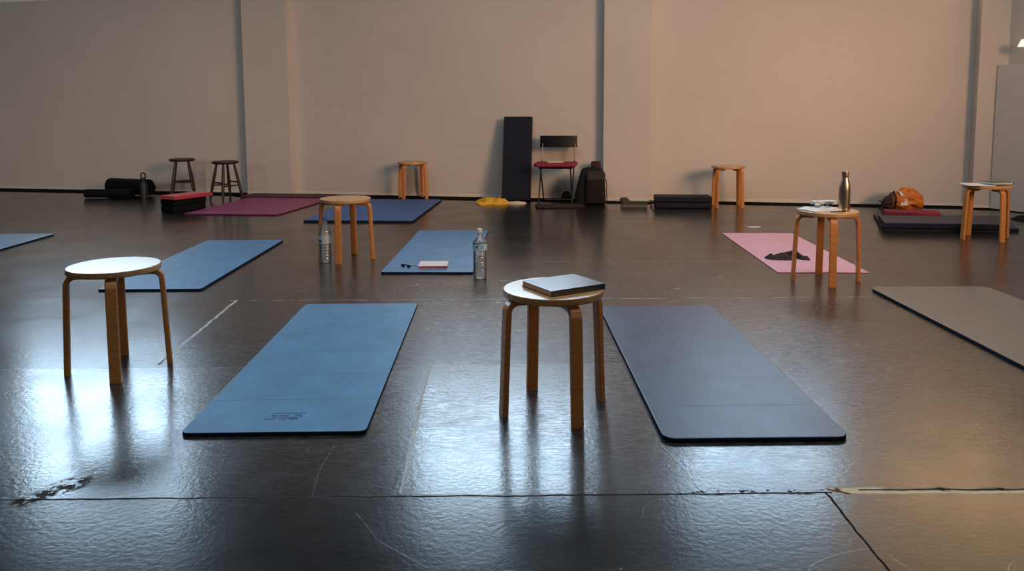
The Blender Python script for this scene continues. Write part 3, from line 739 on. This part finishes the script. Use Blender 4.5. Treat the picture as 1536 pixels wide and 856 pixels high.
# ------------------------------------------------------------------ yellow cloth
t = thing('crumpled_cloth', 'yellow crumpled cloth on the floor beside the upright navy mat', 'cloth', (0, 0, 0))
mb = MB(); mb.heap(blob([(-0.44, 9.42), (-0.385, 9.19), (-0.28, 9.22), (-0.16, 9.20), (-0.02, 9.28), (0.0, 9.36), (-0.18, 9.42), (-0.16, 9.60), (-0.40, 9.68)], 72), 0.055, 0.001, 16, 0.8, 12, 1.3)
mb.build('cloth_body', M['yellow'], t, smooth=60)
mb = MB(); mb.heap(blob([(-0.05, 9.27), (0.06, 9.235), (0.15, 9.28), (0.17, 9.34), (0.08, 9.37), (-0.03, 9.35)], 48), 0.028, 0.001, 10, 0.6, 16, 2.2)
tag(mb.build('cloth_lining', M['cream_cloth'], t, smooth=60), 'pale cream end of the cloth')

# ------------------------------------------------------------------ orange bag, red strip, pouch, paper scrap
t = thing('duffel_bag', 'orange drawstring bag with a dark end leaning on the back wall', 'bag', (4.33, 8.66, 0), rad(-8))
def bag_ring(x, ry, rz_, cz, k=56, seed=0.0, amp=0.035):
    out = []
    for i in range(k):
        a = 2 * PI * i / k
        q = 1 + amp / 0.1 * (noise.noise(Vector((x * 14, math.cos(a) * 2.2, math.sin(a) * 2.2 + seed))) + 0.6 * noise.noise(Vector((x * 30, math.cos(a) * 4, math.sin(a) * 4))))
        z = cz + rz_ * math.sin(a) * q
        out.append((x, ry * math.cos(a) * q, max(z, 0.002)))
    return out
mb = MB()
mb.loft([bag_ring(-0.145, 0.06, 0.06, 0.075, amp=0.01), bag_ring(-0.12, 0.08, 0.075, 0.08), bag_ring(-0.09, 0.088, 0.082, 0.085), bag_ring(-0.06, 0.095, 0.088, 0.09), bag_ring(-0.03, 0.098, 0.105, 0.10, amp=0.05), bag_ring(0.0, 0.10, 0.115, 0.112, amp=0.05), bag_ring(0.035, 0.10, 0.12, 0.115, amp=0.05), bag_ring(0.07, 0.10, 0.118, 0.113, amp=0.05), bag_ring(0.10, 0.098, 0.108, 0.105, amp=0.05), bag_ring(0.13, 0.095, 0.10, 0.10), bag_ring(0.155, 0.092, 0.092, 0.094), bag_ring(0.18, 0.085, 0.082, 0.085), bag_ring(0.205, 0.055, 0.05, 0.07), bag_ring(0.21, 0.02, 0.02, 0.06)])
mb.build('bag_body', M['orange'], t, smooth=60)
mb = MB()
mb.loft([bag_ring(-0.215, 0.015, 0.015, 0.05), bag_ring(-0.21, 0.045, 0.045, 0.055), bag_ring(-0.185, 0.062, 0.060, 0.065), bag_ring(-0.15, 0.074, 0.073, 0.076), bag_ring(-0.125, 0.086, 0.080, 0.083)])
mb.build('gathered_end', M['wine_dark'], t, smooth=60)
mb = MB(); mb.tube([p for p in bag_ring(-0.10, 0.092, 0.086, 0.088, 30)], 0.014, 8, True); mb.build('dark_strap', M['wine_dark'], t)
mb = MB()
mb.loft([[(-0.055 + q, -0.108 - b, 0.055), (0.02 + q, -0.112 - b, 0.055), (0.01 + q, -0.098 - b, 0.125), (-0.045 + q, -0.094 - b, 0.125)] for (q, b) in ((0, 0), (0.0, 0.008))]); mb.build('white_tag', M['white_cloth'], t)
mb = MB(); mb.ribbon([(-0.03, -0.085, 0.155), (-0.045, -0.05, 0.195), (-0.06, 0.0, 0.205)], (1, 0, 0), 0.03, 0.006, 0.001); mb.build('pale_strap', M['white_cloth'], t)
mb = MB(); mb.tube([(-0.205, 0.0, 0.05), (-0.25, -0.02, 0.10), (-0.275, -0.03, 0.06), (-0.265, -0.04, 0.01), (-0.24, -0.06, 0.006), (-0.20, -0.08, 0.006)], 0.005, 8); mb.build('drawcord', M['black_foam'], t)
mb = MB(); mb.prism([(3.74, 7.88), (3.69, 7.67), (4.17, 7.58), (4.23, 7.76)], 0.0, 0.075, 0.02, 3)
tag(mb.build('folded_blanket', M['crimson'], None, (0, 0, 0.033)), 'thin red folded blanket on the navy mats before the orange bag', 'blanket')
mb = MB(); mb.heap(blob([(5.02, 7.84), (5.06, 7.74), (5.22, 7.66), (5.36, 7.70), (5.30, 7.86), (5.12, 7.92)], 40), 0.06, 0.0, 10, 0.25, 10, 5)
tag(mb.build('small_pouch', M['black_foam']), 'small black pouch on the floor at the foot of the grey wall panel', 'bag')
mb = MB(); mb.prism(blob([(2.235, 7.39), (2.27, 7.365), (2.34, 7.37), (2.365, 7.40), (2.33, 7.435), (2.26, 7.43)], 36), 0.001, 0.004)
tag(mb.build('paper_scrap', M['paper'], smooth=30), 'small white paper scrap on the floor beyond the pink mat', 'paper')

# ------------------------------------------------------------------ clear bottles
def clear_bottle(name, label, loc, H, R, cap, lab, water_z, ribs, lab_z, mark=None, square=False, rz=0.0):
    t = thing(name, label, 'bottle', loc, rz)
    prof = [(0, 0.004), (R * 0.55, 0.002), (R * 0.8, 0.0), (R * 0.95, 0.006)]
    z = 0.012; zs = H * (0.735 if square else 0.66)
    steps = 60
    for k in range(steps + 1):
        zz = z + (zs - z) * k / steps
        inl = lab_z[0] - 0.004 < zz < lab_z[1] + 0.004
        rr = R * (1 - (0.0 if inl else 0.045 * (0.5 + 0.5 * math.cos(zz / ribs * 2 * PI))))
        prof.append((rr, zz))
    for f in (0.15, 0.3, 0.45, 0.6, 0.75, 0.9, 1.0):
        zz = zs + (H * 0.90 - zs) * f
        prof.append((R + (0.0135 - R) * (f ** 1.15 if not square else f), zz))
    prof.append((0.0135, H * 0.93)); prof.append((0.0, H * 0.93))
    mb = MB(); mb.lathe(prof, 40); mb.build('bottle_body', M['clear'], t, smooth=60)
    wp = [(0, 0.006), (R * 0.78, 0.005)] + [(max(r - 0.0025, 0.001), zz) for (r, zz) in prof[3:] if zz < water_z and r > 0.001]
    wp.append((wp[-1][0], water_z)); wp.append((0, water_z))
    mb = MB(); mb.lathe(wp, 40); mb.build('water', M['water'], t, smooth=60)
    mb = MB(); mb.lathe([(0, H * 0.925), (0.0165, H * 0.925), (0.017, H * 0.93), (0.0165, H - 0.002), (0.015, H), (0, H)], 28); mb.build('cap', cap, t)
    mb = MB(); mb.lathe([(R + 0.0012, lab_z[0]), (R + 0.0012, lab_z[1])], 40)
    lo = mb.build('paper_label', lab, t)
    return t, lo
b1, l1 = clear_bottle('water_bottle', 'clear plastic water bottle with a blue cap beside a stool leg', (-1.396, 5.80, 0), 0.345, 0.044, M['cap_blue'], M['label_pale'], 0.205, 0.022, (0.145, 0.205))
mb = MB(); mb.faces([Vector((0.0460 * math.cos(a), 0.0460 * math.sin(a), z)) for z in (0.155, 0.172) for a in [rad(195 + 8 * k) for k in range(8)]], [(k, k + 1, k + 9, k + 8) for k in range(7)]); mb.build('dark_print', M['label_dark'], l1)
b2, l2 = clear_bottle('water_bottle', 'clear plastic water bottle with a white cap and light blue label', (-0.218, 5.22, 0), 0.338, 0.047, M['cap_white'], M['label_blue'], 0.165, 0.017, (0.195, 0.245), square=True)
mb = MB(); vs = []
for (sx, sz, cz) in ((28, 0.0135, 0.2185),):
    ell = [(rad(268 + sx * math.cos(2 * PI * k / 24)), cz + sz * math.sin(2 * PI * k / 24)) for k in range(24)]
    vs = [Vector((0.0490 * math.cos(a), 0.0490 * math.sin(a), z)) for (a, z) in ell]
mb.faces(vs, [tuple(range(24))]); oval = mb.build('oval_emblem', M['label_dark'], l2)
mb = MB()
for (a0, a1, z0, z1) in ((252, 284, 0.216, 0.2195), (258, 262, 0.2195, 0.2235), (268, 272, 0.2195, 0.2235), (276, 280, 0.2195, 0.2235)):
    mb.faces([Vector((0.0495 * math.cos(rad(a)), 0.0495 * math.sin(rad(a)), z)) for (a, z) in ((a0, z0), (a1, z0), (a1, z1), (a0, z1))], [(0, 1, 2, 3)])
mb.build('pale_print', M['label_blue'], l2)
mb = MB(); mb.lathe([(0.0488, 0.240), (0.0488, 0.246)], 40); mb.build('dark_band', M['label_dark'], l2)

# ------------------------------------------------------------------ books, glasses and papers
def book(name, label, loc, rz, w, l, th, cover, pages, group=None, cov=0.002, cat='book', spine='x'):
    t = thing(name, label, cat, loc, rz, group)
    mb = MB(); mb.box((0, 0, cov / 2), (w, l, cov), 0.0006); mb.box((0, 0, th - cov / 2), (w, l, cov), 0.0006)
    mb.box((w / 2 - cov / 2, 0, th / 2), (cov, l, th), 0.0006) if spine == 'x' else mb.box((0, -l / 2 + cov / 2, th / 2), (w, cov, th), 0.0006)
    mb.build('cover', cover, t)
    mb = MB(); mb.box((-0.002, 0.0015, th / 2), (w - 0.008, l - 0.007, th - 2 * cov - 0.0004), 0.001); mb.build('pages', pages, t)
    return t
# dark notebook on the middle stool (spine towards the camera)
book('notebook', 'dark hardcover notebook lying askew on the middle foreground stool', (0.192, 2.925, 0.4685), rad(30.5), 0.242, 0.205, 0.021, M['book_black'], M['page_edge'], spine='y')
# pale notebook on the blue mat
t = book('notebook', 'pale pink notebook lying on the blue mat', (-0.562, 5.53, 0.0165), rad(1), 0.205, 0.185, 0.024, M['pale_cover'], M['pink_cover'])
t = thing('sunglasses', 'dark sunglasses lying on the blue mat left of the notebook', 'glasses', (-0.755, 5.50, 0.0165), rad(-32)); t.scale = (0.72, 0.72, 0.72)
for s in (-1, 1):
    mb = MB(); mb.loft([[(s * 0.036 + 0.026 * math.cos(2 * PI * k / 16), -0.004 + q * 0.004, 0.019 + 0.0165 * math.sin(2 * PI * k / 16)) for k in range(16)] for q in (0, 1)]); mb.build('lens', M['dark_blue'], t)
    mb = MB(); mb.tube([(s * 0.062, 0.0, 0.026), (s * 0.062, 0.05, 0.022), (s * 0.056, 0.09, 0.004)], 0.0035, 6); mb.build('temple', M['dark_blue'], t)
mb = MB(); mb.tube([(-0.012, 0, 0.024), (0, -0.002, 0.028), (0.012, 0, 0.024)], 0.003, 6); mb.build('bridge', M['dark_blue'], t)
# open book and papers on the steel-bottle stool
t = thing('open_book', 'white open booklet on the stool with the steel bottle', 'book', (2.03, 5.115, 0.4685), rad(18))
mb = MB()
def page(sgn):
    ring = []
    for k in range(9):
        f = k / 8; x = sgn * f * 0.125; z = 0.006 + 0.012 * math.sin(min(1, f * 1.3) * PI) * 0.7 + (0.004 if sgn > 0 else 0)
        ring.append([(x, -0.085, 0.001), (x, 0.095, 0.001), (x, 0.095, z), (x, -0.085, z)])
    return ring
for sgn in (-1, 1):
    mb = MB(); mb.loft(page(sgn)); mb.build('page_block', M['paper'], t)
book('notebook', 'thick white book behind the eyeglasses on the steel-bottle stool', (2.075, 5.195, 0.4965), rad(10), 0.165, 0.06, 0.022, M['paper'], M['paper'])
t = thing('eyeglasses', 'black-rimmed eyeglasses on the open booklet', 'glasses', (2.02, 5.075, 0.490), rad(-6))
for s in (-1, 1):
    mb = MB(); mb.tube([(s * 0.033 + 0.025 * math.cos(2 * PI * k / 18), 0.002, 0.016 + 0.0145 * math.sin(2 * PI * k / 18)) for k in range(18)], 0.0024, 6, True); mb.build('rim', M['black_plastic'], t)
    mb = MB(); mb.tube([(s * 0.059, 0.0, 0.022), (s * 0.057, 0.04, 0.016), (s * 0.03, 0.075, 0.010)], 0.002, 6); mb.build('temple', M['black_plastic'], t)
mb = MB(); mb.tube([(-0.009, 0, 0.019), (0, -0.001, 0.022), (0.009, 0, 0.019)], 0.0022, 6); mb.build('bridge', M['black_plastic'], t)
mb = MB(); mb.tube([(2.04, 4.995, 0.4725), (2.10, 5.005, 0.4725), (2.15, 5.015, 0.4725)], [0.0035, 0.0038, 0.002], 8)
tag(mb.build('pen', M['black_plastic']), 'thin black pen in front of the open booklet', 'pen')
t = thing('steel_bottle', 'tall brushed steel bottle standing on the right stool', 'bottle', (2.163, 5.085, 0.4685))
mb = MB(); mb.lathe([(0, 0), (0.031, 0), (0.0345, 0.004), (0.0355, 0.02), (0.0355, 0.125), (0.0345, 0.150), (0.030, 0.180), (0.0225, 0.203), (0.0205, 0.212), (0.0205, 0.218), (0, 0.218)], 48); mb.build('bottle_body', M['steel'], t, smooth=50)
mb = MB(); mb.lathe([(0, 0.218), (0.0195, 0.218), (0.0195, 0.221), (0.0215, 0.223), (0.0215, 0.252), (0.019, 0.256), (0, 0.256)], 40); mb.build('cap', M['steel'], t)
# papers and green book on the far right stool
mb = MB(); mb.loft([[(-0.13, -0.09, 0.001), (0.08, -0.10, 0.001), (0.08, -0.10, 0.004), (-0.13, -0.09, 0.004)], [(-0.14, 0.02, 0.001), (0.09, 0.0, 0.001), (0.09, 0.0, 0.005), (-0.14, 0.02, 0.006)], [(-0.12, 0.11, 0.001), (0.10, 0.10, 0.001), (0.10, 0.10, 0.007), (-0.12, 0.11, 0.010)]])
tag(mb.build('paper_stack', M['paper'], None, (3.985, 6.665, 0.4685), (0, 0, rad(-6))), 'white papers on the rightmost stool left of the green book', 'paper')
book('green_book', 'green covered book on the papers of the rightmost stool', (4.130, 6.690, 0.4785), rad(8), 0.19, 0.20, 0.016, M['green_cover'], M['paper'])
# dark crumpled socks on pink mat
t = None
for (pts, h, sd, lab) in (([(1.905, 5.86), (1.925, 5.79), (2.00, 5.76), (2.09, 5.765), (2.11, 5.83), (2.02, 5.87), (1.95, 5.90)], 0.045, 3.0, 'dark brown crumpled cloth nearest the left edge of the pink mat'),
                          ([(2.045, 5.965), (2.03, 5.89), (2.12, 5.85), (2.16, 5.77), (2.215, 5.76), (2.20, 5.86), (2.15, 5.97)], 0.055, 6.0, 'dark brown crumpled cloth behind the left leg of the steel-bottle stool')):
    mb = MB(); mb.heap(blob(pts, 49), h, 0.0, 10, 0.6, 20, sd)
    tag(mb.build('dark_cloth', M['sock'], None, (0, 0, 0.0055), smooth=50), lab, 'cloth', 'dark cloths on the pink mat')

# lamp on the right wall, only its shade reaches into the picture
lp = RP(0.235, 0.0, 1.80)
t = thing('wall_lamp', 'small white wall lamp at the right edge above the grey panel', 'lamp', lp, math.atan2(RN.y, RN.x))
mb = MB(); mb.box((0.008, 0, 0), (0.016, 0.07, 0.07), 0.006); mb.build('back_plate', M['lamp_white'], t)
mb = MB(); mb.tube([(0.01, 0, 0), (0.06, 0, 0.0), (0.09, 0, 0.015)], 0.008, 8); mb.build('arm', M['lamp_white'], t)
mb = MB(); mb.lathe([(0.02, 0.035), (0.03, 0.03), (0.06, -0.04), (0.057, -0.04), (0.027, 0.026)], 32, (0.11, 0, 0.0)); mb.build('lamp_shade', M['lamp_glow'], t)

# ------------------------------------------------------------------ light
w = bpy.data.worlds.new('sky'); scene.world = w; w.use_nodes = True
nt = w.node_tree; nt.nodes.clear()
wo = nt.nodes.new('ShaderNodeOutputWorld'); bg = nt.nodes.new('ShaderNodeBackground')
bg.inputs[0].default_value = (0.58, 0.80, 1.0, 1); bg.inputs[1].default_value = 14.0
tc = nt.nodes.new('ShaderNodeTexCoord'); sx = nt.nodes.new('ShaderNodeSeparateXYZ'); nt.links.new(tc.outputs['Generated'], sx.inputs[0])
rp = nt.nodes.new('ShaderNodeValToRGB'); nt.links.new(sx.outputs[2], rp.inputs[0])
rp.color_ramp.elements[0].position = 0.43; rp.color_ramp.elements[0].color = (0.58, 0.80, 1.0, 1)
rp.color_ramp.elements[1].position = 0.52; rp.color_ramp.elements[1].color = (0.92, 0.84, 0.76, 1)
nt.links.new(rp.outputs[0], bg.inputs[0])
nt.links.new(bg.outputs[0], wo.inputs[0])
def spot(name, loc, aim, power, col, size, blend, radius):
    l = bpy.data.lights.new(name, 'SPOT'); l.energy = power; l.color = col; l.spot_size = rad(size); l.spot_blend = blend; l.shadow_soft_size = radius
    o = bpy.data.objects.new(name, l); COL.objects.link(o); o.location = loc
    o.rotation_euler = (Vector(aim) - Vector(loc)).to_track_quat('-Z', 'Y').to_euler(); return o
o = spot('wall_wash_light', (6.1, -0.6, 3.3), (0.5, 9.7, 1.0), 2500, (1.0, 0.60, 0.36), 60, 0.6, 1.5)
o.scale = (1.0, 0.48, 1.0)
spot('upper_wall_light', (5.3, 6.7, 3.1), (5.1, 8.9, 3.8), 900, (1.0, 0.70, 0.42), 72, 0.35, 0.15)
o = spot('rear_daylight', (-8.0, -3.5, 3.2), (-7.8, 11.0, 1.3), 850, (0.86, 0.93, 1.0), 50, 0.8, 1.2)
o.scale = (1.0, 0.6, 1.0)
la = bpy.data.lights.new('overhead_fill', 'AREA'); la.shape = 'RECTANGLE'; la.size = 8.0; la.size_y = 5.0; la.energy = 215; la.color = (0.80, 0.91, 1.0)  # overhead fill added to brighten mats and seat tops; the ceiling is closed
lo = bpy.data.objects.new('overhead_fill', la); COL.objects.link(lo); lo.location = (0.2, 3.9, 5.45)
la = bpy.data.lights.new('rear_fill', 'AREA'); la.shape = 'RECTANGLE'; la.size = 6.0; la.size_y = 2.0; la.energy = 25; la.color = (1.0, 0.90, 0.80)  # unseen fill added behind the camera; the wall there has no window
lo = bpy.data.objects.new('rear_fill', la); COL.objects.link(lo); lo.location = (1.0, -5.6, 3.6); lo.rotation_euler = (rad(84), 0, 0)

scene.view_settings.view_transform = 'Standard'
scene.view_settings.look = 'None'
scene.view_settings.exposure = 0.0
scene.cycles.use_denoising = True
